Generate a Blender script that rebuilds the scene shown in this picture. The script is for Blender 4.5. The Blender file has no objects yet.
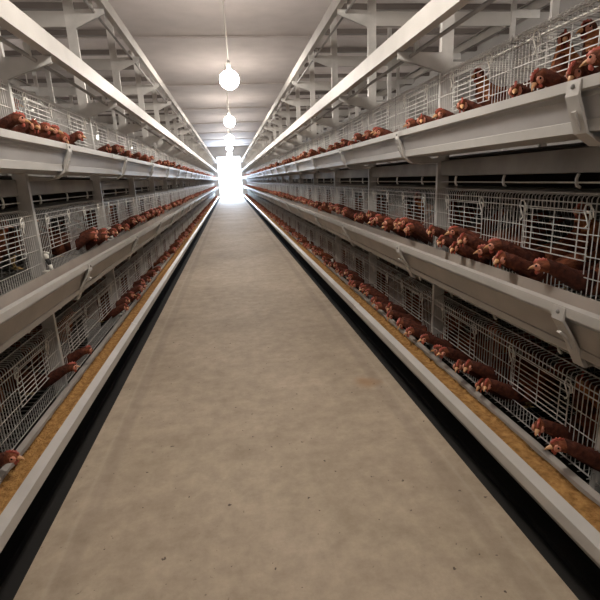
import bpy, bmesh, math, random
from mathutils import Vector, Matrix
random.seed(7)
U = 0.85                 # one modelling unit in metres
EYE = 1.354              # camera height above the aisle floor, in units
LIP = {'R': 1.0, 'L': -0.852}
SG = {'R': 1, 'L': -1}
SIDE = {'R': 'right', 'L': 'left'}
TD = {1: 1.10, 2: 0.425, 3: -0.235}          # depth of each trough lip below the eye
TN = {1: 'bottom', 2: 'middle', 3: 'top'}
Y0, DY, NK = -0.13, 1.435, 26                # posts along the aisle
YEND = 36.4
YK = [Y0 + DY * k for k in range(NK)]
ORD = ['first', 'second', 'third', 'fourth', 'fifth', 'sixth', 'seventh', 'eighth', 'ninth', 'tenth', 'eleventh', 'twelfth',
       'thirteenth', 'fourteenth', 'fifteenth', 'sixteenth', 'seventeenth', 'eighteenth', 'nineteenth', 'twentieth']
C = bpy.context.scene.collection

# ------------------------------------------------------------------ materials
def mat(name, col, rough=.6, metal=0., var=.0, scale=8., bump=0., col2=None, bscale=None, spec=.5, rand=0.):
    m = bpy.data.materials.new(name); m.use_nodes = True
    nt = m.node_tree; b = nt.nodes['Principled BSDF']
    b.inputs['Roughness'].default_value = rough; b.inputs['Metallic'].default_value = metal
    b.inputs['Specular IOR Level'].default_value = spec
    tc = nt.nodes.new('ShaderNodeTexCoord')
    n = nt.nodes.new('ShaderNodeTexNoise'); n.inputs['Scale'].default_value = scale; n.inputs['Detail'].default_value = 6
    nt.links.new(tc.outputs['Object'], n.inputs['Vector'])
    r = nt.nodes.new('ShaderNodeValToRGB')
    c2 = col2 if col2 else tuple(max(0, c * (1 - var)) for c in col)
    r.color_ramp.elements[0].position = .32; r.color_ramp.elements[1].position = .68
    r.color_ramp.elements[0].color = (*c2, 1); r.color_ramp.elements[1].color = (*col, 1)
    nt.links.new(n.outputs['Fac'], r.inputs['Fac'])
    out = r.outputs['Color']
    if rand:
        oi = nt.nodes.new('ShaderNodeObjectInfo'); mr = nt.nodes.new('ShaderNodeMapRange')
        mr.inputs['To Min'].default_value = 1 - rand; mr.inputs['To Max'].default_value = 1 + rand
        hs = nt.nodes.new('ShaderNodeHueSaturation')
        nt.links.new(oi.outputs['Random'], mr.inputs['Value']); nt.links.new(mr.outputs['Result'], hs.inputs['Value'])
        nt.links.new(out, hs.inputs['Color']); out = hs.outputs['Color']
    nt.links.new(out, b.inputs['Base Color'])
    if bump:
        n2 = nt.nodes.new('ShaderNodeTexNoise'); n2.inputs['Scale'].default_value = bscale or scale * 4; n2.inputs['Detail'].default_value = 4
        bp = nt.nodes.new('ShaderNodeBump'); bp.inputs['Strength'].default_value = bump; bp.inputs['Distance'].default_value = .01
        nt.links.new(tc.outputs['Object'], n2.inputs['Vector']); nt.links.new(n2.outputs['Fac'], bp.inputs['Height'])
        nt.links.new(bp.outputs['Normal'], b.inputs['Normal'])
    return m
M = {
 'galv': mat('galvanised', (.64, .62, .59), .5, .25, .25, 9, .05),
 'galv_dk': mat('galvanised_dull', (.36, .345, .33), .6, .2, .3, 7, .05),
 'lip': mat('trough_lip', (.50, .48, .45), .4, .05, .12, 6, .03),
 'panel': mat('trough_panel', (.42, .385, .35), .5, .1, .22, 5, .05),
 'panel_lit': mat('trough_panel_lit', (.56, .545, .545), .5, .1, .15, 5, .05),  # lit copy of the panel colour, brightened for the top troughs
 'rail': mat('painted_rail', (.54, .52, .49), .5, .1, .15, 5, .04),
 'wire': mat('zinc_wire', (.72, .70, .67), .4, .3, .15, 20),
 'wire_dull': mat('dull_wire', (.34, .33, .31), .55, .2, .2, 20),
 'breast': mat('feather_breast', (.46, .19, .08), .75, 0, 0, 55, .5, col2=(.27, .09, .035), bscale=160, spec=.2, rand=.2),
 'feed': mat('feed_meal', (.52, .29, .10), .95, 0, 0, 45, 1., col2=(.27, .135, .045), bscale=120, spec=.1),
 'belt': mat('belt', (.10, .095, .09), .8, 0, .4, 4),
 'dark': mat('interior_shade', (.045, .042, .04), .9, 0, .4, 4),  # cage interior shade, put into a near-black sheet colour
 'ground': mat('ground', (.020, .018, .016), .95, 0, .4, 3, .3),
 'ceil': mat('ceiling_quilt', (.50, .445, .42), .8, 0, .12, 3, .1, bscale=25),
 'purlin': mat('purlin', (.17, .145, .13), .7, 0, .2, 4),
 'wall': mat('wall_sheet', (.42, .40, .38), .8, 0, .15, 2),
 'plastic': mat('white_plastic', (.75, .72, .66), .4, 0, .05, 10),
 'tape': mat('black_tape', (.03, .03, .03), .6, 0, .1, 10),
 'feather': mat('feather', (.20, .062, .028), .75, 0, 0, 42, .5, col2=(.075, .023, .013), bscale=140, spec=.2, rand=.35),
 'plume': mat('feather_tail', (.22, .055, .02), .75, 0, 0, 60, .5, col2=(.07, .02, .012), bscale=160, spec=.2, rand=.35),
 'down': mat('feather_neck', (.135, .040, .022), .75, 0, 0, 55, .5, col2=(.05, .015, .011), bscale=160, spec=.2, rand=.3),
 'face': mat('face_skin', (.66, .27, .18), .5, 0, .2, 60, .2),
 'comb': mat('comb_red', (.50, .10, .065), .45, 0, .25, 70, .2),
 'beak': mat('beak_horn', (.66, .36, .17), .4, 0, .2, 40),
 'eye': mat('eye_black', (.01, .008, .006), .15),
 'leg': mat('shank', (.6, .42, .18), .6, 0, .2, 60),
}
def emis(name, col, s):
    m = bpy.data.materials.new(name); m.use_nodes = True; nt = m.node_tree; nt.nodes.clear()
    e = nt.nodes.new('ShaderNodeEmission'); o = nt.nodes.new('ShaderNodeOutputMaterial')
    e.inputs[0].default_value = (*col, 1); e.inputs[1].default_value = s
    nt.links.new(e.outputs[0], o.inputs[0]); return m
M['lamp'] = emis('lamp_glow', (1, .92, .83), 140)

M['lamp_fill'] = emis('lamp_fill_glow', (1, .93, .85), 190)  # glow of the fill lamps added behind the cage rows

def concrete():
    m = bpy.data.materials.new('concrete'); m.use_nodes = True; nt = m.node_tree; b = nt.nodes['Principled BSDF']
    N, Lk = nt.nodes.new, nt.links.new
    b.inputs['Roughness'].default_value = .72; b.inputs['Specular IOR Level'].default_value = .35
    tc = N('ShaderNodeTexCoord')
    def noise(sc, det=6, mp=None, rg=.55):
        n = N('ShaderNodeTexNoise'); n.inputs['Scale'].default_value = sc; n.inputs['Detail'].default_value = det; n.inputs['Roughness'].default_value = rg
        if mp:
            k = N('ShaderNodeMapping'); k.inputs['Scale'].default_value = mp; Lk(tc.outputs['Object'], k.inputs['Vector']); Lk(k.outputs['Vector'], n.inputs['Vector'])
        else: Lk(tc.outputs['Object'], n.inputs['Vector'])
        return n.outputs['Fac']
    def ramp(f, a, ca, z, cz):
        r = N('ShaderNodeValToRGB'); e = r.color_ramp.elements; e[0].position = a; e[1].position = z
        e[0].color = (*ca, 1); e[1].color = (*cz, 1); Lk(f, r.inputs['Fac']); return r.outputs['Color']
    def mix(fac, a, c, mode='MIX'):
        x = N('ShaderNodeMix'); x.data_type = 'RGBA'; x.blend_type = mode
        if isinstance(fac, float): x.inputs[0].default_value = fac
        else: Lk(fac, x.inputs[0])
        Lk(a, x.inputs[6])
        if isinstance(c, tuple): x.inputs[7].default_value = (*c, 1)
        else: Lk(c, x.inputs[7])
        return x.outputs[2]
    c = ramp(noise(1.3, 10, (1, .9, 1), .7), .3, (.40, .325, .24), .7, (.58, .485, .375))
    c = mix(.5, c, ramp(noise(11, 10, (1, 1, 1), .75), .35, (.50, .47, .44), .65, (1, 1, 1)), 'MULTIPLY')
    # dark specks and small holes
    c = mix(ramp(noise(38, 2), .26, (1, 1, 1), .30, (0, 0, 0)), c, (.12, .09, .07))
    # trowel lines along both edges
    sx = N('ShaderNodeSeparateXYZ'); Lk(tc.outputs['Object'], sx.inputs[0])
    def line(x0, w, soft):
        d = N('ShaderNodeMath'); d.operation = 'SUBTRACT'; Lk(sx.outputs[0], d.inputs[0]); d.inputs[1].default_value = x0
        a = N('ShaderNodeMath'); a.operation = 'ABSOLUTE'; Lk(d.outputs[0], a.inputs[0])
        r = N('ShaderNodeMapRange'); r.inputs['From Min'].default_value = w; r.inputs['From Max'].default_value = w + soft
        r.inputs['To Min'].default_value = 1; r.inputs['To Max'].default_value = 0; Lk(a.outputs[0], r.inputs['Value']); return r.outputs['Result']
    def scaled(f, k):
        q = N('ShaderNodeMath'); q.operation = 'MULTIPLY'; Lk(f, q.inputs[0]); q.inputs[1].default_value = k; return q.outputs[0]
    for x0 in (-.75 * U, .93 * U): c = mix(scaled(line(x0, .003, .008), .22), c, (.52, .45, .37))
    for x0 in (-.70 * U, .87 * U): c = mix(scaled(line(x0, .018, .02), .22), c, (.22, .17, .135))
    # rusty stain
    d = N('ShaderNodeVectorMath'); d.operation = 'DISTANCE'; d.inputs[1].default_value = (.80 * U, 2.75 * U, 0); Lk(tc.outputs['Object'], d.inputs[0])
    ad = N('ShaderNodeMath'); ad.operation = 'MULTIPLY_ADD'; Lk(noise(14, 4), ad.inputs[0]); ad.inputs[1].default_value = .12; Lk(d.outputs['Value'], ad.inputs[2])
    r = N('ShaderNodeMapRange'); r.inputs['From Min'].default_value = .08; r.inputs['From Max'].default_value = .16; r.inputs['To Min'].default_value = .45; r.inputs['To Max'].default_value = 0
    Lk(ad.outputs[0], r.inputs['Value']); c = mix(r.outputs['Result'], c, (.40, .20, .07))
    Lk(c, b.inputs['Base Color'])
    bp = N('ShaderNodeBump'); bp.inputs['Strength'].default_value = .25; bp.inputs['Distance'].default_value = .006
    Lk(noise(22, 8, (1, 1, 1), .7), bp.inputs['Height']); Lk(bp.outputs['Normal'], b.inputs['Normal'])
    return m
M['concrete'] = concrete()

# ------------------------------------------------------------------ mesh building
class MB:
    def __init__(s): s.v = []; s.f = []; s.mi = []; s.m = 0
    def face(s, idx): s.f.append(tuple(idx)); s.mi.append(s.m)
    def box(s, a, b):
        (x0, y0, z0), (x1, y1, z1) = a, b; n = len(s.v)
        s.v += [(x0, y0, z0), (x1, y0, z0), (x1, y1, z0), (x0, y1, z0), (x0, y0, z1), (x1, y0, z1), (x1, y1, z1), (x0, y1, z1)]
        for q in ((0, 3, 2, 1), (4, 5, 6, 7), (0, 1, 5, 4), (1, 2, 6, 5), (2, 3, 7, 6), (3, 0, 4, 7)): s.face([n + i for i in q])
    def tube(s, pts, r, n=4, cap=True, rr=None):
        pts = [Vector(p) for p in pts]; base = len(s.v); up = None
        for i, p in enumerate(pts):
            d = (pts[min(i + 1, len(pts) - 1)] - pts[max(i - 1, 0)]).normalized()
            if up is None:
                up = Vector((0, 0, 1)) if abs(d.z) < .9 else Vector((0, 1, 0))
            a = d.cross(up)
            if a.length < 1e-4: a = d.cross(Vector((1, 0.1, 0)))
            a.normalize(); b2 = a.cross(d).normalized(); up = b2
            R = rr[i] if rr else r
            for k in range(n):
                t = 2 * math.pi * (k + .5) / n; s.v.append(tuple(p + a * (R * math.cos(t)) + b2 * (R * math.sin(t))))
        for i in range(len(pts) - 1):
            for k in range(n):
                s.face([base + i * n + k, base + i * n + (k + 1) % n, base + (i + 1) * n + (k + 1) % n, base + (i + 1) * n + k])
        if cap:
            s.face([base + k for k in range(n)][::-1]); s.face([base + (len(pts) - 1) * n + k for k in range(n)])
    def sheet(s, prof, y0, y1, t=.004, ny=1):
        """profile polyline in (x,z), thickened to t and run along y"""
        P = [Vector(p) for p in prof]; L = []
        nrm = []
        for i in range(len(P)):
            d = (P[min(i + 1, len(P) - 1)] - P[max(i - 1, 0)]).normalized(); nrm.append(Vector((-d.y, d.x)))
        ring = [p + q * t / 2 for p, q in zip(P, nrm)] + [p - q * t / 2 for p, q in reversed(list(zip(P, nrm)))]
        n = len(ring); base = len(s.v)
        for j in range(ny + 1):
            y = y0 + (y1 - y0) * j / ny
            for r in ring: s.v.append((r.x, y, r.y))
        for j in range(ny):
            for k in range(n):
                s.face([base + j * n + k, base + j * n + (k + 1) % n, base + (j + 1) * n + (k + 1) % n, base + (j + 1) * n + k])
        m = n // 2
        for jj in (0, ny):
            for k in range(m - 1):
                s.face([base + jj * n + k, base + jj * n + k + 1, base + jj * n + n - 2 - k, base + jj * n + n - 1 - k])
    def prism(s, poly, y0, y1):
        n = len(poly); b = len(s.v)
        for y in (y0, y1): s.v += [(p[0], y, p[1]) for p in poly]
        s.face([b + k for k in range(n)]); s.face([b + n + k for k in range(n)][::-1])
        for k in range(n): s.face([b + k, b + (k + 1) % n, b + n + (k + 1) % n, b + n + k])
    def loft(s, rings, cap=True):
        n = len(rings[0]); b = len(s.v)
        for r in rings: s.v += [tuple(p) for p in r]
        for i in range(len(rings) - 1):
            for k in range(n): s.face([b + i * n + k, b + i * n + (k + 1) % n, b + (i + 1) * n + (k + 1) % n, b + (i + 1) * n + k])
        if cap: s.face([b + k for k in range(n)][::-1]); s.face([b + (len(rings) - 1) * n + k for k in range(n)])
    def ell(s, c, r, seg=10, rings=6, Mx=None):
        R = []
        for i in range(rings + 1):
            ph = math.pi * min(max(i / rings, .03), .97)
            ring = []
            for k in range(seg):
                t = 2 * math.pi * k / seg
                v = Vector((r[0] * math.sin(ph) * math.cos(t), r[1] * math.sin(ph) * math.sin(t), r[2] * math.cos(ph))) + Vector(c)
                ring.append(Mx @ v if Mx else v)
            R.append(ring)
        s.loft(R)
    def xf(s, mx, start=0):
        for i in range(start, len(s.v)): s.v[i] = tuple(mx @ Vector(s.v[i]))
    def mesh(s, name, mats, smooth=False):
        me = bpy.data.meshes.new(name); me.from_pydata([(a * U, b * U, c * U) for a, b, c in s.v], [], s.f)
        for m in (mats if isinstance(mats, (list, tuple)) else [mats]): me.materials.append(m)
        me.polygons.foreach_set('material_index', s.mi)
        bm = bmesh.new(); bm.from_mesh(me); bmesh.ops.recalc_face_normals(bm, faces=bm.faces); bm.to_mesh(me); bm.free()
        if smooth: me.polygons.foreach_set('use_smooth', [True] * len(me.polygons))
        me.update(); return me
def link(name, me, parent=None, loc=(0, 0, 0)):
    o = bpy.data.objects.new(name, me); C.objects.link(o)
    if parent: o.parent = parent
    o.location = [c * U for c in loc]; return o
def tag(o, label=None, cat=None, group=None, kind=None):
    if label: o['label'] = label
    if cat: o['category'] = cat
    if group: o['group'] = group
    if kind: o['kind'] = kind
    return o
def W(side, off, y, d):      # world position (units) from offset inside the lip, distance and depth below the eye
    return (LIP[side] + SG[side] * off, y, EYE - d)
KIDS = {}
def reg(o):                  # remember children for copying
    if o.parent: KIDS.setdefault(o.parent.name, []).append(o)
    return o
def part(name, me, parent, loc=(0, 0, 0)): return reg(link(name, me, parent, loc))
def copy_tree(o, parent=None):
    c = o.copy(); C.objects.link(c)
    if parent: c.parent = parent
    for ch in KIDS.get(o.name, []): copy_tree(ch, c)
    return c

# ------------------------------------------------------------------ setting
XW = 5.4
def struct(name, mb, m): return tag(link(name, mb.mesh(name, m)), kind='structure')
b = MB(); b.box((LIP['L'] + .002, -3, -.10), (LIP['R'] + .003, YEND, 0)); fl = struct('floor', b, M['concrete'])
for s in 'LR':
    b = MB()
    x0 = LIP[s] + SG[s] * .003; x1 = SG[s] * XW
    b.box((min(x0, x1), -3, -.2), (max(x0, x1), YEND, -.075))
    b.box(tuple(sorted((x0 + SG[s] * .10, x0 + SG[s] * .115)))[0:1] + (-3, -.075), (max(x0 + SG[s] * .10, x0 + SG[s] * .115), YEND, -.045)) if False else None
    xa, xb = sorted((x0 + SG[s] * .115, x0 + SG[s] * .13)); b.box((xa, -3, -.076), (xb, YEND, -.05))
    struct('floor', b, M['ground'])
b = MB(); b.box((-XW, -3, EYE + 2.5), (XW, YEND, EYE + 2.6)); struct('ceiling', b, M['ceil'])
for i, (x0, x1) in enumerate(((-XW, -XW - .1), (XW, XW + .1))):
    b = MB(); b.box((min(x0, x1), -3, -.2), (max(x0, x1), YEND, EYE + 2.6)); struct('wall_' + ('left', 'right')[i], b, M['wall'])
b = MB(); b.box((-XW, -3.1, -.2), (XW, -3, EYE + 2.6)); struct('wall_back', b, M['wall'])
# end wall with a bright open doorway
DX0, DX1, DTOP = -.78, .95, EYE + 1.75
b = MB()
b.box((-XW, YEND, -.2), (DX0, YEND + .1, EYE + 2.6)); b.box((DX1, YEND, -.2), (XW, YEND + .1, EYE + 2.6)); b.box((DX0, YEND, DTOP), (DX1, YEND + .1, EYE + 2.6))
struct('wall_end', b, M['wall'])
b = MB()
b.box((DX0 - .06, YEND - .03, 0), (DX0, YEND + .12, DTOP + .06)); b.box((DX1, YEND - .03, 0), (DX1 + .06, YEND + .12, DTOP + .06)); b.box((DX0 - .06, YEND - .03, DTOP), (DX1 + .06, YEND + .12, DTOP + .06))
struct('door_1', b, M['rail'])
b = MB(); b.box((-30, YEND + .13, -.3), (30, YEND + 60, -.12)); struct('floor', b, mat('yard', (.6, .58, .55), .9, 0, .1, 1))
# ceiling joints above the aisle and purlins above the cages
b = MB()
for k in range(9): b.box((-XW, 5.0 + 4.2 * k - .02, EYE + 2.47), (XW, 5.0 + 4.2 * k + .02, EYE + 2.501))
struct('trim_1', b, M['ceil'])
n = 2
for s in 'LR':
    b = MB()
    y = -2
    while y < YEND - 1:
        xa, xb = sorted((LIP[s] + SG[s] * .9, SG[s] * XW)); b.box((xa, y, EYE + 2.42), (xb, y + .09, EYE + 2.501)); y += 1.2
    struct('trim_%d' % n, b, M['purlin']); n += 1

# ------------------------------------------------------------------ long runs: troughs, feed, beams, belts, rails
YA, YB = -1.6, YEND - .3
def prof(s, pts): return [(SG[s] * a, z) for a, z in pts]
for s in 'LR':
    for t in (1, 2, 3):
        root = tag(link('feed_trough', None, None, W(s, 0, 0, TD[t])),
                   'long pale feed trough along the %s tier on the %s%s' % (TN[t], SIDE[s], {1: ', filled with yellow meal', 2: ', seen side-on', 3: ', seen from below'}[t]),
                   'feed trough')
        b = MB()
        if t == 1:
            b.sheet(prof(s, [(.038, -.03), (.038, 0), (.002, -.014), (0, -.055), (.014, -.055)]), YA, YB, .005)
        else:
            b.sheet(prof(s, [(.022, -.05), (.024, 0), (.0, -.002), (0, -.03), (.014, -.032)]), YA, YB, .005)
        part('lip_edge', b.mesh('lip_edge', M['lip']), root)
        b = MB()
        if t == 1: b.sheet(prof(s, [(.04, -.004), (.045, -.07), (.07, -.10), (.12, -.10), (.14, -.06), (.142, 0), (.165, .004), (.172, -.03)]), YA, YB, .005)
        else: b.sheet(prof(s, [(.02, -.03), (.047, -.110), (.07, -.116)] + [(.12, -.11), (.155, -.06), (.16, -.01), (.172, -.015), (.18, -.045), (.25, -.05)] if t == 3 else [(.02, -.03), (.066, -.14), (.08, -.142), (.12, -.11), (.155, -.06), (.16, -.01), (.172, -.015), (.18, -.045), (.25, -.05)]), YA, YB, .005)
        part('trough_body', b.mesh('trough_body', M['panel_lit' if t == 3 else 'panel']), root)
        b = MB(); b.sheet(prof(s, [(.052, -.108), (.043, -.112), (.043, -.142), (.27, -.146)] if t == 3 else [(.072, -.142), (.064, -.146), (.068, -.172), (.27, -.155)] if t == 2 else [(.06, -.104), (.05, -.112), (.05, -.125), (.27, -.146)]), YA, YB, .004)
        part('bottom_channel', b.mesh('bottom_channel', {3: M['lip'], 2: M['panel'], 1: M['galv_dk']}[t]), root)
        # seams where the trough lengths join
        b = MB(); b.sheet(prof(s, [(.041, .004), (-.001, -.012), (-.004, -.056)] if t == 1 else [(.025, .004), (-.003, .0), (-.004, -.032)]), 0, .03, .003)
        js = b.mesh('joint_strap', M['galv'])
        for k in range(12): part('joint_strap', js, root, (0, YK[1] - .42 + 2.87 * k, 0))
        # feed meal lying in the trough
        b = MB(); rows = []; rnd = random.Random(t * 10 + (s == 'L'))
        base = -.012 if t == 1 else -.062
        xs = [.046, .064, .082, .102, .120, .136] if t == 1 else ([.055, .075, .095, .12, .145] if t == 2 else [.052, .07, .095, .12, .143])
        y = YA
        while y < YB:
            z = [base - .010 * math.sin(math.pi * i / (len(xs) - 1)) * (1 + .8 * math.sin(y * 1.7 + i)) + rnd.uniform(-.004, .004) for i in range(len(xs))]
            rows.append([(SG[s] * a, y, q) for a, q in zip(xs, z)] + [(SG[s] * (xs[-1] - .03), y, base - .03), (SG[s] * (xs[0] + .035), y, base - .03)])
            y += .05 if y < 8 else .5
        b.loft(rows)
        tag(link('feed_meal', b.mesh('feed_meal', M['feed'], True), None, W(s, 0, 0, TD[t])), 'yellow-brown feed meal lying in the %s trough on the %s' % (TN[t], SIDE[s]), 'feed', kind='stuff')
        # beam under the cages + belt
        if t > 1:
            b = MB(); o0 = .285
            b.sheet(prof(s, [(o0 + .05, -.178), (o0, -.18), (o0, -.262), (o0 + .04, -.264)]), YA, YB, .006)
            tag(link('support_beam', b.mesh('support_beam', M['galv_dk']), None, W(s, 0, 0, TD[t])), 'dull grey steel beam under the %s tier cages on the %s' % (TN[t], SIDE[s]), 'beam')
            b = MB(); b.box((min(SG[s] * .33, SG[s] * .88), YA, -.168), (max(SG[s] * .33, SG[s] * .88), YB, -.155))
            tag(link('manure_belt', b.mesh('manure_belt', M['belt']), None, W(s, 0, 0, TD[t])), 'dark belt running beneath the %s tier cages on the %s' % (TN[t], SIDE[s]), 'belt')
            # tension wire with hooks below the beam
            wr = tag(link('tension_wire', None, None, W(s, 0, 0, TD[t])), 'thin taut wire with white hooks below the %s tier beam on the %s' % (TN[t], SIDE[s]), 'wire')
            b = MB(); b.tube([(SG[s] * .285, YA, -.300), (SG[s] * .285, YB, -.300)], .0035, 5); part('wire', b.mesh('wire', M['wire']), wr)
            b = MB(); x = SG[s] * .285
            b.tube([(x, 0, -.268), (x, .004, -.274), (x, .010, -.285), (x, .010, -.300), (x, .004, -.312), (x, -.012, -.318)], .006, 6)
            hk = None
            for k in range(74):
                yy = Y0 + .28 + DY / 3 * k
                if yy > YB: break
                if hk is None: hk = part('hook', b.mesh('hook', M['plastic'], True), wr, (0, yy, 0))
                else:
                    h = hk.copy(); C.objects.link(h); h.location.y = yy * U
    # dark sheet added to make the inside of the lower cages black
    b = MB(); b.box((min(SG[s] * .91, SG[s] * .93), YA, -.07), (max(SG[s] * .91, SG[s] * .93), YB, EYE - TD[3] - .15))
    tag(link('shade_sheet', b.mesh('shade_sheet', M['dark']), None, (LIP[s], 0, 0)), 'dark sheet added for the shade behind the lower cages on the %s' % SIDE[s], 'panel')
    # upper rails carried on cantilever arms
    for nm, lo, hi, lab in (('lower', .665, .757, 'broad pale rail on brackets above the %s top cages'), ('upper', 1.335, 1.43, 'highest pale rail under the ceiling on the %s side')):
        rt = tag(link('trolley_rail', None, None, W(s, 0, 0, 0)), lab % SIDE[s], 'rail')
        b = MB(); b.sheet(prof(s, [(.03, hi), (-.01, hi + .002), (-.012, lo), (.03, lo - .002)]), YA, YB, .006)
        part('face_channel', b.mesh('face_channel', M['rail']), rt)
        b = MB(); b.tube([(SG[s] * .075, YA, lo - .028), (SG[s] * .075, YB, lo - .028)], .010, 8); part('round_rod', b.mesh('round_rod', M['galv_dk'], True), rt)
        b = MB(); b.box((min(SG[s] * .062, SG[s] * .088), 0, lo - .03), (max(SG[s] * .062, SG[s] * .088), .02, lo + .03))
        cl = b.mesh('rod_clip', M['galv'])
        for k in range(1, NK): part('rod_clip', cl, rt, (0, YK[k] - .10, 0))
        # far side rails of the same row
        b = MB(); b.sheet(prof(s, [(1.80, hi), (1.84, hi + .002), (1.842, lo), (1.80, lo - .002)]), YA, YB, .006)
        tag(link('trolley_rail', b.mesh('trolley_rail', M['rail']), None, W(s, 0, 0, 0)), '%s rail on the far side of the %s cage row, seen between the posts' % (nm, SIDE[s]), 'rail')
    # slim water pipes above the top cages
    for off, d, nm in ((.62, -.64, 'nearer'), (1.3, -.80, 'farther')):
        b = MB(); b.tube([(SG[s] * off, YA, 0), (SG[s] * off, YB, 0)], .008, 8)
        tag(link('water_pipe', b.mesh('water_pipe', M['plastic'], True), None, W(s, off * 0, 0, d)), '%s thin pale pipe running above the %s top cages' % (nm, SIDE[s]), 'pipe')

# ------------------------------------------------------------------ posts with brackets and arms
def build_post(s):
    g = SG[s]; q = .035 if s == 'R' else 0
    root = link('cage_upright', None, None, (LIP[s], 0, EYE))
    b = MB(); zt, zb = 1.78, -EYE - .075
    b.box((min(g * (.232 + q), g * (.292 + q)), -.003, zb), (max(g * (.232 + q), g * (.292 + q)), .003, zt))          # web
    part('web', b.mesh('web', M['galv']), root)
    b = MB(); b.box((min(g * (.226 + q), g * (.232 + q)), -.004, zb), (max(g * (.226 + q), g * (.232 + q)), .022, zt)); b.box((min(g * (.292 + q), g * (.298 + q)), -.003, zb), (max(g * (.292 + q), g * (.298 + q)), .022, zt))
    part('flange', b.mesh('flange', M['galv']), root)
    for t in (2, 3):
        z = -TD[t]; ys = {('R', 2): -.055, ('L', 2): .05, ('L', 3): .03, ('R', 3): -.02}.get((s, t), 0)
        br = MB()
        ex0 = .066
        poly = [(g * a, z + c) for a, c in ((.004, -.012), (.0, -.045), (ex0, -.165), (.10, -.185), (.15, -.192), (.232 + q, -.188), (.232 + q, -.158), (.08, -.178), (.05, -.150), (.012, -.036))]
        br.prism(poly, -.003 + ys, .003 + ys)
        p = part('trough_bracket', br.mesh('trough_bracket', M['galv']), root)
        st = MB()      # folded strap along the outer edge, with a raised rib
        ex = (.098, -.182) if t == 3 else (.10, -.212)
        mid = (.030, -.148) if t == 3 else ((ex[0] - .012) * .5, ex[1] * .6)
        st.prism([(g * a, z + c) for a, c in ((-.006, -.004), (-.010, -.046), mid, (ex[0] - .012, ex[1] - .002), (ex[0], ex[1] + .004), (mid[0] + .007, mid[1] + .003), (-.002, -.042), (-.001, -.004))], -.026 + ys, .026 + ys)
        st.prism([(g * a, z + c) for a, c in ((.006, -.085), (-.002, -.090), (mid[0] - .006, mid[1] + .008), (mid[0], mid[1] + .012))], -.008 + ys, .008 + ys)
        st.loft([[Vector((g * x, yy + ys, z + zz)) for x, yy, zz in ((xx, -hw, zb2), (xx, hw, zb2), (xx, hw, zb2 + .005), (xx, -hw, zb2 + .005))] for xx, hw, zb2 in ((ex[0] - .012, .026, ex[1] - .002), (.228 + q, .004, -.190))])
        sp = part('strap', st.mesh('strap', M['rail']), p)
        bo = MB(); bo.ell((g * -.009, ys, z - .020), (.006, .007, .007), 8, 4); part('bolt', bo.mesh('bolt', M['galv_dk'], True), p)
    for lo, a0, a1 in ((.665, .66, .56), (1.335, 1.335, 1.20)):
        b = MB()
        b.prism([(g * .0, lo - .002), (g * .0, lo - .042), (g * (.232 + q), a1 - .012), (g * (.232 + q), lo - .01)], -.003, .003)
        b.prism([(g * .0, lo - .036), (g * .0, lo - .042), (g * (.232 + q), a1 - .012), (g * (.232 + q), a1 - .006)], -.003, .010)
        b.prism([(g * .0, lo - .002), (g * .0, lo - .008), (g * (.232 + q), lo - .016), (g * (.232 + q), lo - .01)], -.003, .012)
        part('cantilever_arm', b.mesh('cantilever_arm', M['galv']), root)
        b = MB(); h = .055 if lo < 1 else .11; zc = lo + (-.06 if lo < 1 else -.02)
        b.box((min(g * .297, g * 1.56), .0, zc - h), (max(g * .297, g * 1.56), .016, zc)); part('cross_beam', b.mesh('cross_beam', M['rail']), root)
        b = MB(); b.box((min(g * 1.6, g * 1.83), .0, lo - .07), (max(g * 1.6, g * 1.83), .006, lo)); part('cantilever_arm', b.mesh('far_arm', M['galv']), root)
    for off in (.93, 1.56):
        b = MB(); b.box((min(g * off, g * (off + .045)), -.003, zb), (max(g * off, g * (off + .045)), .018, 1.6)); part('rear_leg', b.mesh('rear_leg', M['galv']), root)
    return root
for s in 'LR':
    p0 = None
    for k in range(NK - 1):
        if YK[k] > YEND - .5: break
        if p0 is None: p0 = build_post(s); o = p0
        else: o = copy_tree(p0)
        o.location.y = YK[k] * U
        if k == 0: tag(o, 'galvanised steel upright on the %s nearest the camera, at its shoulder' % SIDE[s], 'post')
        elif k <= 9: tag(o, '%s galvanised steel upright from the camera along the %s cage row' % (ORD[k - 1], SIDE[s]), 'post')
        else: tag(o, 'small distant galvanised upright far down the %s cage row' % SIDE[s], 'post')
        o['group'] = 'uprights of the %s cage row' % SIDE[s] if k <= 9 else 'distant uprights of the %s cage row' % SIDE[s]

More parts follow.
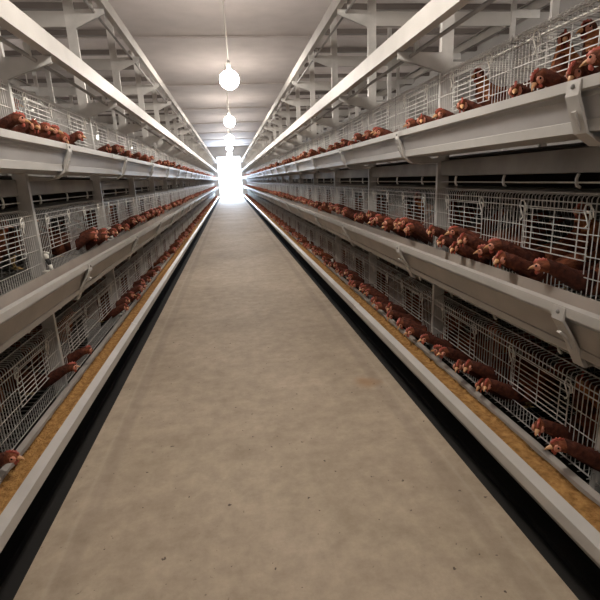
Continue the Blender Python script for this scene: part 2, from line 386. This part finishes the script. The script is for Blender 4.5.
# ------------------------------------------------------------------ wire cages, one per bay and tier
BAR = .024; WR = .0019
def build_cage(s):
    g = SG[s]; root = link('wire_cage', None, None, (LIP[s], 0, 0)); xf = g * (.266 if s == 'R' else .24)
    doors = [(.18, .54), (.90, 1.26)]
    def indoor(y): return any(a < y < c for a, c in doors)
    def bar(b, *pts, r=WR): b.tube(pts, r, 4, False)
    # front grille: upright bars that bend back over the top, long rods
    b = MB(); y = .012
    while y < DY - .01:
        hook = [(xf, y, .287), (xf, y, .303), (xf + g * .006, y, .313), (xf + g * .05, y, .318)]
        if indoor(y):
            bar(b, *([(xf, y, .262)] + hook)); bar(b, (xf, y, -.05), (xf, y, .022))
        else: bar(b, *([(xf, y, -.05)] + hook))
        y += BAR
    for z, r in ((.289, .0028), (.262, .0028), (.022, .0022), (-.05, .0028)): bar(b, (xf - g * .003, 0, z), (xf - g * .003, DY, z), r=r)
    bar(b, (xf + g * .05, 0, .318), (xf + g * .05, DY, .318), r=.003)
    for y0, y1 in ((0, .18), (.54, .90), (1.26, DY)):
        for z in (.10, .18): bar(b, (xf - g * .003, y0, z), (xf - g * .003, y1, z), r=.0022)
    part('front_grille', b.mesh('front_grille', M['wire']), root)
    for y0, y1 in doors:
        b = MB(); xd = xf - g * .006
        zs = [.255, .228] + [.200 - .0235 * i for i in range(6)]
        for z in zs: bar(b, (xd, y0 - .01, z), (xd, y1 + .01, z), r=.0024)
        for yy in (y0 - .005, y0 + .045, (y0 + y1) / 2, y1 - .045, y1 + .005): bar(b, (xd, yy, zs[-1]), (xd, yy, .255), r=.0024)
        d = part('door', b.mesh('door', M['wire']), root)
        for yy in (y0 - .01, y1 + .01):
            h = MB(); x2 = xd - g * .008
            h.tube([(x2, yy - .022, .242), (x2, yy - .018, .268), (x2, yy, .286), (x2, yy + .018, .284), (x2, yy + .024, .262), (x2, yy + .010, .240), (x2 + g * .004, yy + .004, .215), (x2, yy + .014, .200)], .0032, 5)
            h.tube([(x2, yy - .014, .236), (x2, yy - .006, .258), (x2, yy + .012, .262)], .003, 5)
            part('latch_hook', h.mesh('latch_hook', M['plastic'], True), d)
    # roof, floor, back and side walls of the cage
    b = MB()
    for i in range(30): bar(b, (xf + g * .05, .012 + .048 * i, .318), (g * .89, .02 + .048 * i, .300), r=.0018)
    for i in range(2): bar(b, (xf + g * (.15 + .30 * i), 0, .315 - .004 * i), (xf + g * (.15 + .12 * i), DY, .315 - .004 * i), r=.0022)
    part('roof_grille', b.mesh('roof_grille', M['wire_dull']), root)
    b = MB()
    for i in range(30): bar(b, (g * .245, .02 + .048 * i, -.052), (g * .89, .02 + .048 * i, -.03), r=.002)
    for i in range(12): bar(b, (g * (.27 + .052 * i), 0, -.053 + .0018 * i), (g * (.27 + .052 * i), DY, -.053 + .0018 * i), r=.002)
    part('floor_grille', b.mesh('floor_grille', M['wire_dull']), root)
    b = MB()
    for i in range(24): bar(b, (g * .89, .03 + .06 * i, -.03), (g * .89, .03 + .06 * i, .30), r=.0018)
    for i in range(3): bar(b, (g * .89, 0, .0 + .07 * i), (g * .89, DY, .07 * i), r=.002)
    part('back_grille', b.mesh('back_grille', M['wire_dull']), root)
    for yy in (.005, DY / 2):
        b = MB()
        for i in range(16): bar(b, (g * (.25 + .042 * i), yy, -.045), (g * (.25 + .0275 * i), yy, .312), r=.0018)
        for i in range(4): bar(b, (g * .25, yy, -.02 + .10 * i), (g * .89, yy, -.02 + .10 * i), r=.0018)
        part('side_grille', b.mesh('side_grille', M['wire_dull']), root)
    return root
for s in 'LR':
    c0 = None
    for t in (3, 2, 1):
        for k in range(-1, NK - 2):
            if c0 is None: c0 = build_cage(s); o = c0
            else: o = copy_tree(c0)
            y = YK[0] + DY * k if k >= 0 else YK[0] - DY
            o.location = (LIP[s] * U, y * U, (EYE - TD[t]) * U)
            if k == -1: tag(o, 'wire cage on the %s tier beside the camera on the %s, behind its shoulder' % (TN[t], SIDE[s]), 'cage', 'nearest wire cages')
            elif k == 0: tag(o, 'galvanised wire cage nearest the camera on the %s tier of the %s row' % (TN[t], SIDE[s]), 'cage')
            elif k <= 9: tag(o, 'galvanised wire cage beyond the %s upright on the %s tier of the %s row' % (ORD[k - 1], TN[t], SIDE[s]), 'cage')
            else: tag(o, 'small distant wire cage far down the %s tier of the %s row' % (TN[t], SIDE[s]), 'cage')
            if k >= 0: o['group'] = ('wire cages of the %s %s tier' if k <= 9 else 'distant wire cages of the %s %s tier') % (SIDE[s], TN[t])

# ------------------------------------------------------------------ hens
def ring(c, d, ry, rz, n=12):
    d = Vector(d).normalized(); a = Vector((-d.y, d.x, 0)); a = a.normalized() if a.length > 1e-3 else Vector((0, 1, 0)); u = d.cross(a) * -1
    if u.z < 0: u = -u
    return [Vector(c) + a * (ry * math.cos(2 * math.pi * k / n)) + u * (rz * math.sin(2 * math.pi * k / n)) for k in range(n)]
# head centre at the local origin, body behind it (towards -x); floor of the cage at z = -.13 or so
def hen_shapes(pose, n=12, low=False):
    """returns dict of part name -> (MB, material key, smooth)"""
    P = {}
    yaw = {'level': 0, 'left': .75, 'right': -.75, 'peck': .25, 'tall': .5, 'side': 1.25}[pose]
    pit = {'level': -.12, 'left': -.1, 'right': -.15, 'peck': -.85, 'tall': -.08, 'side': -.2}[pose]
    HS = 1.28
    H = Matrix.Rotation(yaw, 4, 'Z') @ Matrix.Rotation(-pit, 4, 'Y') @ Matrix.Scale(HS, 4)
    if pose == 'tall':
        sp = [((-.33, 0, -.03), .012, .02), ((-.30, 0, -.055), .028, .035), ((-.25, 0, -.10), .055, .055), ((-.19, 0, -.135), .074, .072), ((-.12, 0, -.14), .078, .082), ((-.06, 0, -.12), .068, .075), ((-.025, 0, -.08), .045, .05), ((-.012, 0, -.045), .030, .032), ((-.006, 0, -.018), .023, .025), ((.0, 0, 0.004), .021, .023)]
        dirs = [(1, 0, -.4), (1, 0, -.6), (1, 0, -.4), (1, 0, -.1), (1, 0, .3), (1, 0, .9), (.4, 0, 1), (.2, 0, 1), (.2, 0, 1), (.6, 0, 1)]
    else:
        dz = -.012 if pose == 'peck' else 0
        sp = [((-.44, 0, .03), .010, .02), ((-.41, 0, .015), .028, .032), ((-.37, 0, -.015), .052, .045), ((-.32, 0, -.045), .070, .060), ((-.265, 0, -.065), .074, .066), ((-.215, 0, -.075), .062, .058), ((-.17, 0, -.072), .042, .046), ((-.125, 0, -.058), .029, .034), ((-.08, 0, -.034 + dz * .3), .0235, .028), ((-.038, 0, -.010), .0235, .026), ((-.006, 0, 0.0), .0245, .027)]
        dirs = [(1, 0, -.5)] + [(1, 0, -.5), (1, 0, -.45), (1, 0, -.2), (1, 0, .1), (1, 0, .25), (1, 0, .3), (1, 0, .15), (1, 0, .05), (1, 0, 0), (1, 0, 0)]
    hd = Vector((1, 0, 0)); hd = (H.to_3x3() @ hd).normalized()
    body = MB()
    R = [ring(c, d, ry, rz, n) for (c, ry, rz), d in zip(sp, dirs)]
    if pose != 'tall':   # blend the last rings towards the head direction
        for off, r1, r2 in ((.016, .0225, .0245), (.031, .0165, .0165), (.038, .006, .006)):
            R.append(ring(hd * off + Vector((0, 0, .001)), hd, r1, r2, n))
    else:
        R.append(ring((.004, 0, .018), (.6, 0, 1), .017, .016, n)); R.append(ring((.004, 0, .026), (.6, 0, 1), .006, .006, n))
        R_head = MB()
    body.loft(R)
    if pose == 'tall': body.ell((.010, 0, .002), (.023, .0185, .0195), n, 7, H)
    P['body'] = (body, 'feather')
    # hackle: paler neck feathers
    if not low:
        hk = MB()
        if pose == 'tall': hk.loft([ring((-.085, 0, -.15), (.9, 0, .5), .074, .080, n), ring((-.055, 0, -.105), (.8, 0, 1), .064, .064, n), ring((-.028, 0, -.070), (.4, 0, 1), .050, .049, n), ring((-.013, 0, -.040), (.2, 0, 1), .034, .033, n), ring((-.006, 0, -.012), (.2, 0, 1), .026, .026, n)])
        else: hk.loft([ring((-.185, 0, -.074), (1, 0, .3), .052, .054, n), ring((-.14, 0, -.064), (1, 0, .4), .037, .041, n), ring((-.095, 0, -.043), (1, 0, .5), .028, .034, n), ring((-.05, 0, -.016), (1, 0, .5), .0255, .030, n), ring((-.012, 0, .001), (1, 0, 0), .0255, .028, n)])
        P['hackle'] = (hk, 'breast' if pose == 'tall' else 'down')
    def hmb(): return MB()
    seg = 6 if low else 9
    bk = hmb()
    bk.loft([[H @ Vector((x, cy * r, zz + cz * r * .9)) for cy, cz in [(math.cos(2 * math.pi * k / seg), math.sin(2 * math.pi * k / seg)) for k in range(seg)]] for x, r, zz in ((.022, .0095, -.001), (.031, .0075, -.001), (.041, .0045, -.004), (.049, .0012, -.009))])
    P['beak'] = (bk, 'beak')
    fc = hmb()
    for sg in (1, -1): fc.ell((.015, sg * .0115, -.001), (.0125, .0085, .0125), seg, 5, H)
    P['face'] = (fc, 'face')
    cb = hmb()
    prof_c = [(.029, .009), (.031, .016), (.026, .0185), (.023, .025), (.018, .0215), (.012, .0285), (.007, .023), (.001, .0275), (-.004, .022), (-.010, .023), (-.010, .016), (.006, .012)]
    nn = len(prof_c); b0 = len(cb.v)
    for sy in (-.0028, .0028): cb.v += [tuple(H @ Vector((x, sy, z))) for x, z in prof_c]
    cx = len(cb.v); cb.v += [tuple(H @ Vector((.01, -.0035, .02))), tuple(H @ Vector((.01, .0035, .02)))]
    for k in range(nn):
        k2 = (k + 1) % nn; cb.face([b0 + k, b0 + k2, cx]); cb.face([b0 + nn + k2, b0 + nn + k, cx + 1]); cb.face([b0 + k, b0 + nn + k, b0 + nn + k2, b0 + k2])
    P['comb'] = (cb, 'comb')
    for i, sg in enumerate((1, -1)):
        w = hmb(); w.ell((.021, sg * .0065, -.018), (.0055, .0032, .0085), seg, 5, H); P['wattle.%d' % i] = (w, 'comb')
        if not low:
            e = hmb(); e.ell((.0165, sg * .0195, .004), (.0036, .0018, .0036), 8, 4, H); P['eye.%d' % i] = (e, 'eye')
    # wings and tail
    for i, sg in enumerate((1, -1)):
        w = MB()
        if pose == 'tall': w.ell((-.17, sg * .070, -.125), (.095, .016, .05), 12 if not low else 7, 6, None)
        else: w.ell((-.30, sg * .062, -.05), (.095, .016, .045), 12 if not low else 7, 6, None)
        P['wing.%d' % i] = (w, 'feather')
    t = MB(); tx, tz = (-.30, -.04) if pose == 'tall' else (-.41, .02)
    for j in range(-2, 3):
        t.loft([[Vector((tx + .03, j * .008 + a * .006, tz - .02 + c * .012)) for a, c in ((-1, 0), (0, 1), (1, 0), (0, -1))],
                [Vector((tx - .05, j * .014 + a * .010, tz + .05 + c * .012)) for a, c in ((-1, 0), (0, 1), (1, 0), (0, -1))],
                [Vector((tx - .08, j * .016 + a * .003, tz + .075 - abs(j) * .008 + c * .004)) for a, c in ((-1, 0), (0, 1), (1, 0), (0, -1))]])
    P['tail'] = (t, 'plume')
    if not low:
        fz = -.30 if pose == 'tall' else -.135
        fx = -.14 if pose == 'tall' else -.25
        for i, sg in enumerate((1, -1)):
            l = MB(); y = sg * .035
            l.tube([(fx, y, fz + .10), (fx - .012, y, fz + .045), (fx, y, fz + .006)], .006, 6, rr=[.011, .006, .005])
            for a in (-.5, 0, .5): l.tube([(fx, y, fz + .006), (fx + .035 * math.cos(a), y + .035 * math.sin(a), fz + .004)], .004, 5, rr=[.005, .003])
            l.tube([(fx, y, fz + .006), (fx - .02, y, fz + .004)], .004, 5, rr=[.0045, .003])
            P['leg.%d' % i] = (l, 'leg')
    return P
MATK = ['feather', 'down', 'face', 'comb', 'beak', 'eye', 'plume', 'leg']
LIB = {}; FARLIB = {}
for pose in ('level', 'left', 'right', 'peck', 'tall', 'side'):
    sh = hen_shapes(pose)
    LIB[pose] = [(k.split('.')[0], mb.mesh('hen_' + k.split('.')[0], M[mk], True)) for k, (mb, mk) in sh.items()]
    low = hen_shapes(pose, 7, True); J = MB()
    for k, (mb, mk) in low.items():
        n0 = len(J.v); J.v += mb.v; J.f += [tuple(i + n0 for i in f) for f in mb.f]; J.mi += [MATK.index(mk)] * len(mb.f)
    FARLIB[pose] = (J, J.mesh('hen_far', [M[k] for k in MATK], True))
PROTO = {}
def place_hen(pose, loc, rz, detailed, sc=1.):
    if detailed:
        if pose not in PROTO:
            d = dict(LIB[pose][:1]); root = link('hen', LIB[pose][0][1]); PROTO[pose] = root
            for nm, me in LIB[pose][1:]: part(nm, me, root)
            o = root
        else: o = copy_tree(PROTO[pose])
    else: o = link('hen', FARLIB[pose][1])
    o.location = [c * U for c in loc]; o.rotation_euler = (0, 0, rz); o.scale = (sc,) * 3
    return o
near = {
 ('R', 3): [(1.37, -.33), (1.48, -.34), (1.63, -.35), (1.8, -.31), (2.22, -.32), (2.47, -.31), (2.69, -.31), (2.87, -.31), (3.38, -.31), (3.52, -.33), (3.75, -.33), (3.99, -.33), (4.3, -.32), (4.45, -.32), (4.8, -.32)],
 ('R', 2): [(1.53, .36), (1.77, .37), (1.87, .33), (1.97, .37), (2.1, .33), (2.18, .38), (2.26, .31), (2.36, .37), (2.51, .33), (2.78, .34), (2.86, .36), (2.96, .32), (3.04, .36), (3.12, .34), (3.19, .34), (3.3, .38), (3.41, .33), (3.62, .37), (3.76, .32), (3.96, .35), (4.1, .34), (4.44, .36), (4.58, .34), (4.70, .35), (4.86, .32), (5.02, .34), (5.29, .33)],
 ('R', 1): [(1.34, 1.0), (1.48, 1.0), (1.85, .99), (1.93, 1.03), (2.03, .97), (2.11, 1.0), (2.3, 1.0), (2.38, 1.02), (2.51, .99), (2.74, 1.02), (2.90, .99), (3.0, 1.01), (3.13, .99), (3.27, 1.0), (3.38, 1.02), (3.55, .99), (3.73, .99), (3.9, 1.0), (4.04, 1.01), (4.15, .98), (4.26, 1.0), (4.42, 1.0), (4.58, .98), (4.74, 1.0), (4.9, 1.01), (5.04, .98)],
 ('L', 3): [(2.50, -.35), (2.62, -.33), (2.80, -.34), (2.94, -.34), (3.06, -.34), (3.38, -.35), (4.25, -.33), (4.38, -.34), (4.52, -.33), (4.66, -.35), (5.03, -.33), (5.5, -.34)],
 ('L', 2): [(3.38, .33), (3.50, .31), (3.61, .36), (3.75, .34), (3.92, .36), (4.22, .35), (4.4, .34), (4.75, .34), (4.87, .32), (5.02, .35), (5.15, .35), (5.4, .33), (5.68, .34)],
 ('L', 1): [(1.77, 1.03), (2.57, .98), (2.87, .99), (3.95, 1.0), (4.15, .99), (4.35, .99), (4.45, 1.01), (4.59, .99), (4.75, 1.0), (4.92, .99), (5.1, 1.0), (5.34, .98)],
}
tall = {('R', 3): [1.72, 1.86, 2.5], ('R', 2): [1.66, 3.3], ('R', 1): [1.55, 2.2], ('L', 3): [3.05], ('L', 2): [2.62, 3.0, 4.9], ('L', 1): [2.2, 3.3]}
rnd = random.Random(21)
spots = []
for (s, t), L in near.items():
    for y, d in L: spots.append((s, t, y, d + (.02 if t == 3 else 0), rnd.choice(['level', 'left', 'right', 'level', 'left', 'right', 'peck', 'side'])))
    for y in tall[(s, t)]: spots.append((s, t, y, TD[t] - .25, 'tall'))
    y = L[-1][0] + .1
    while y < YEND - 1.2:
        y += rnd.choice([.09, .11, .13, .16, .2, .32] if not (s, t) in (('R', 3), ('L', 3)) else [.12, .15, .2, .3, .45])
        spots.append((s, t, y, TD[t] - .085 + rnd.uniform(-.02, .03), rnd.choice(['level', 'left', 'right', 'peck', 'side'])))
spots.sort(key=lambda q: q[2])
spots_n, spots_f = spots[:300], spots[300:]
cnt = {}
POSE = {'level': 'reaching straight out', 'left': 'looking aside', 'right': 'looking aside', 'peck': 'beak dipped to the feed', 'side': 'looking sideways', 'tall': 'standing tall'}
def hen_xf(s, t, y, d, pose, r):
    o = (.375 if s == 'R' else .35) if pose == 'tall' else r.uniform(.10, .155)
    if pose == 'peck': d += .02
    rz = (math.pi if s == 'R' else 0) + r.uniform(-.22, .22) + (r.uniform(-.5, .5) if pose == 'tall' else 0)
    return W(s, o, y, d), rz, r.uniform(.90, 1.03)
for s, t, y, d, pose in spots_n:
    loc, rz, sc = hen_xf(s, t, y, d, pose, rnd)
    o = place_hen(pose, loc, rz, y < 5.6, sc)
    key = (s, t, pose == 'tall'); n = cnt.get(key, 0); cnt[key] = n + 1
    if pose == 'tall':
        tag(o, 'brown hen standing upright inside the %s %s tier cages, %s from the camera' % (SIDE[s], TN[t], ORD[n]), 'hen', 'hens standing inside the cages')
    elif n < 20:
        tag(o, 'red-brown hen %s, %s nearest of those at the %s %s trough' % (POSE[pose], ORD[n], SIDE[s], TN[t]), 'hen', 'hens feeding at the %s %s trough' % (SIDE[s], TN[t]))
    else:
        tag(o, 'small brown hen farther down the aisle, feeding at the %s %s trough' % (SIDE[s], TN[t]), 'hen', 'farther hens at the %s %s trough' % (SIDE[s], TN[t]))
J = MB()
for s, t, y, d, pose in spots_f:
    loc, rz, sc = hen_xf(s, t, y, d, pose, rnd); src = FARLIB[pose][0]
    mx = Matrix.Translation(loc) @ Matrix.Rotation(rz, 4, 'Z') @ Matrix.Scale(sc, 4)
    n0 = len(J.v); J.v += [tuple(mx @ Vector(v)) for v in src.v]; J.f += [tuple(i + n0 for i in f) for f in src.f]; J.mi += src.mi
tag(link('hens', J.mesh('hens', [M[k] for k in MATK], True)), 'mass of tiny brown hens in the cages at the far end of the aisle', 'hens', kind='stuff')

# ------------------------------------------------------------------ small pale clamps tied to posts
for s, t, k, off, lab in (('L', 2, 2, .205, 'white plastic clamp with black tape at the foot of the second upright, left middle tier'),
                     ('L', 2, 3, .21, 'small white plastic clamp on the third upright, left middle tier'),
                     ('L', 1, 3, .21, 'white plastic clamp on the third upright above the left bottom trough'),
                     ('R', 1, 4, .21, 'white plastic clamp on the fourth upright above the right bottom trough')):
    g = SG[s]; r = tag(link('hose_clamp', None, None, W(s, off, YK[k] - .0, TD[t])), lab, 'clamp')
    b = MB(); b.tube([(0, 0, .075), (0, .004, .06), (-g * .004, 0, .045)], .012, 8, rr=[.008, .015, .012]); b.tube([(-g * .018, .0, .078), (g * .012, .01, .082)], .006, 6); part('clamp_body', b.mesh('clamp_body', M['plastic'], True), r)
    b = MB(); b.tube([(-g * .004, 0, .045), (-g * .012, 0, .012)], .011, 8); part('tape_wrap', b.mesh('tape_wrap', M['tape'], True), r)
    b = MB(); b.tube([(-g * .012, 0, .012), (-g * .018, 0, -.02)], .011, 8); b.box((-.03, -.012, -.032), (.012, .012, -.02)); part('foot', b.mesh('foot', M['plastic'], True), r)

# ------------------------------------------------------------------ lamps
def build_lamp(m='lamp', rs=1.):
    root = link('pendant_lamp', None)
    b = MB(); b.tube([(0, 0, 1.2), (0, 0, .22)], .009, 8); part('cord', b.mesh('cord', M['plastic']), root)
    b = MB(); b.tube([(0, 0, .24), (0, 0, .21), (0, 0, .15), (0, 0, .112)], .03, 12, rr=[.014, .026, .030, .034]); part('socket', b.mesh('socket', M['galv'], True), root)
    b = MB()
    R = []
    for z, r in ((.115, .036), (.10, .075), (.06, .112), (.01, .130), (-.04, .122), (-.085, .090), (-.112, .045), (-.12, .015)):
        R.append([(r * rs * math.cos(2 * math.pi * k / 20), r * rs * math.sin(2 * math.pi * k / 20), z * rs) for k in range(20)])
    b.loft(R); part('bulb', b.mesh('bulb', M[m], True), root)
    return root
LY = [6.72 - 4.5 + 4.5 * k for k in range(8)] + [6.72 - 9.]
l0 = None
for i, y in enumerate(LY):
    if l0 is None: l0 = build_lamp(); o = l0
    else: o = copy_tree(l0)
    o.location = (.11 * U + .003 * i, y * U, (EYE + 1.3) * U)
    tag(o, ('bare glowing lamp hanging over the aisle above the camera' if i == 0 else 'glowing lamp hanging over the aisle behind the camera' if i == 8 else 'bright round lamp hanging over the aisle, %s of the row from the camera' % ORD[i - 1]), 'lamp', 'lamps over the aisle')

# fill lamps added behind the cage rows to light their posts and ceiling
l1 = None
for s in 'LR':
    for i in range(7):
        if l1 is None: l1 = build_lamp('lamp_fill', .45); o = l1
        else: o = copy_tree(l1)
        o.location = (W(s, 2.75, 0, 0)[0] * U, (1.0 + 4.5 * i if s == 'L' else -.5 + 4.25 * i) * U, (EYE + 1.36) * U)
        tag(o, 'one of the small fill lamps added behind the %s cage row' % SIDE[s], 'lamp', 'fill lamps added behind the %s cage row' % SIDE[s])
# ------------------------------------------------------------------ daylight, camera
w = bpy.data.worlds.new('sky'); bpy.context.scene.world = w; w.use_nodes = True
bg = w.node_tree.nodes['Background']; bg.inputs[0].default_value = (.74, .87, 1, 1); bg.inputs[1].default_value = 6
al = bpy.data.lights.new('doorway_daylight', 'AREA'); al.shape = 'RECTANGLE'; al.size = 1.7 * U; al.size_y = 3 * U; al.energy = 450; al.color = (.62, .78, 1)
ao = bpy.data.objects.new('doorway_daylight', al); C.objects.link(ao); ao.location = (.17 * U, (YEND + .3) * U, 1.3 * U); ao.rotation_euler = (math.radians(-90), 0, 0)

Rm = [[0.98792245211954, 0.045147562865949016, -0.14822592946370852], [-0.08158646903818106, 0.9648286764938491, -0.24989852557590145], [0.13173031795299453, 0.2589735943728486, 0.9568593421969658]]
def wv(r): return Vector((r[0], r[2], -r[1]))
cx, cy, cz = wv(Rm[0]), -wv(Rm[1]), -wv(Rm[2])
cam = bpy.data.cameras.new('camera'); co = bpy.data.objects.new('camera', cam); C.objects.link(co)
cam.sensor_width = 36; cam.sensor_fit = 'HORIZONTAL'; cam.lens = 36 * 456.67 / 600; cam.clip_start = .01; cam.clip_end = 300
mx = Matrix((cx, cy, cz)).transposed().to_4x4(); mx.translation = Vector((0, 0, EYE * U)); co.matrix_world = mx
sc = bpy.context.scene; sc.camera = co
vs = sc.view_settings; vs.view_transform = 'Standard'; vs.look = 'None'; vs.gamma = 1; vs.use_curve_mapping = False; vs.exposure = .12
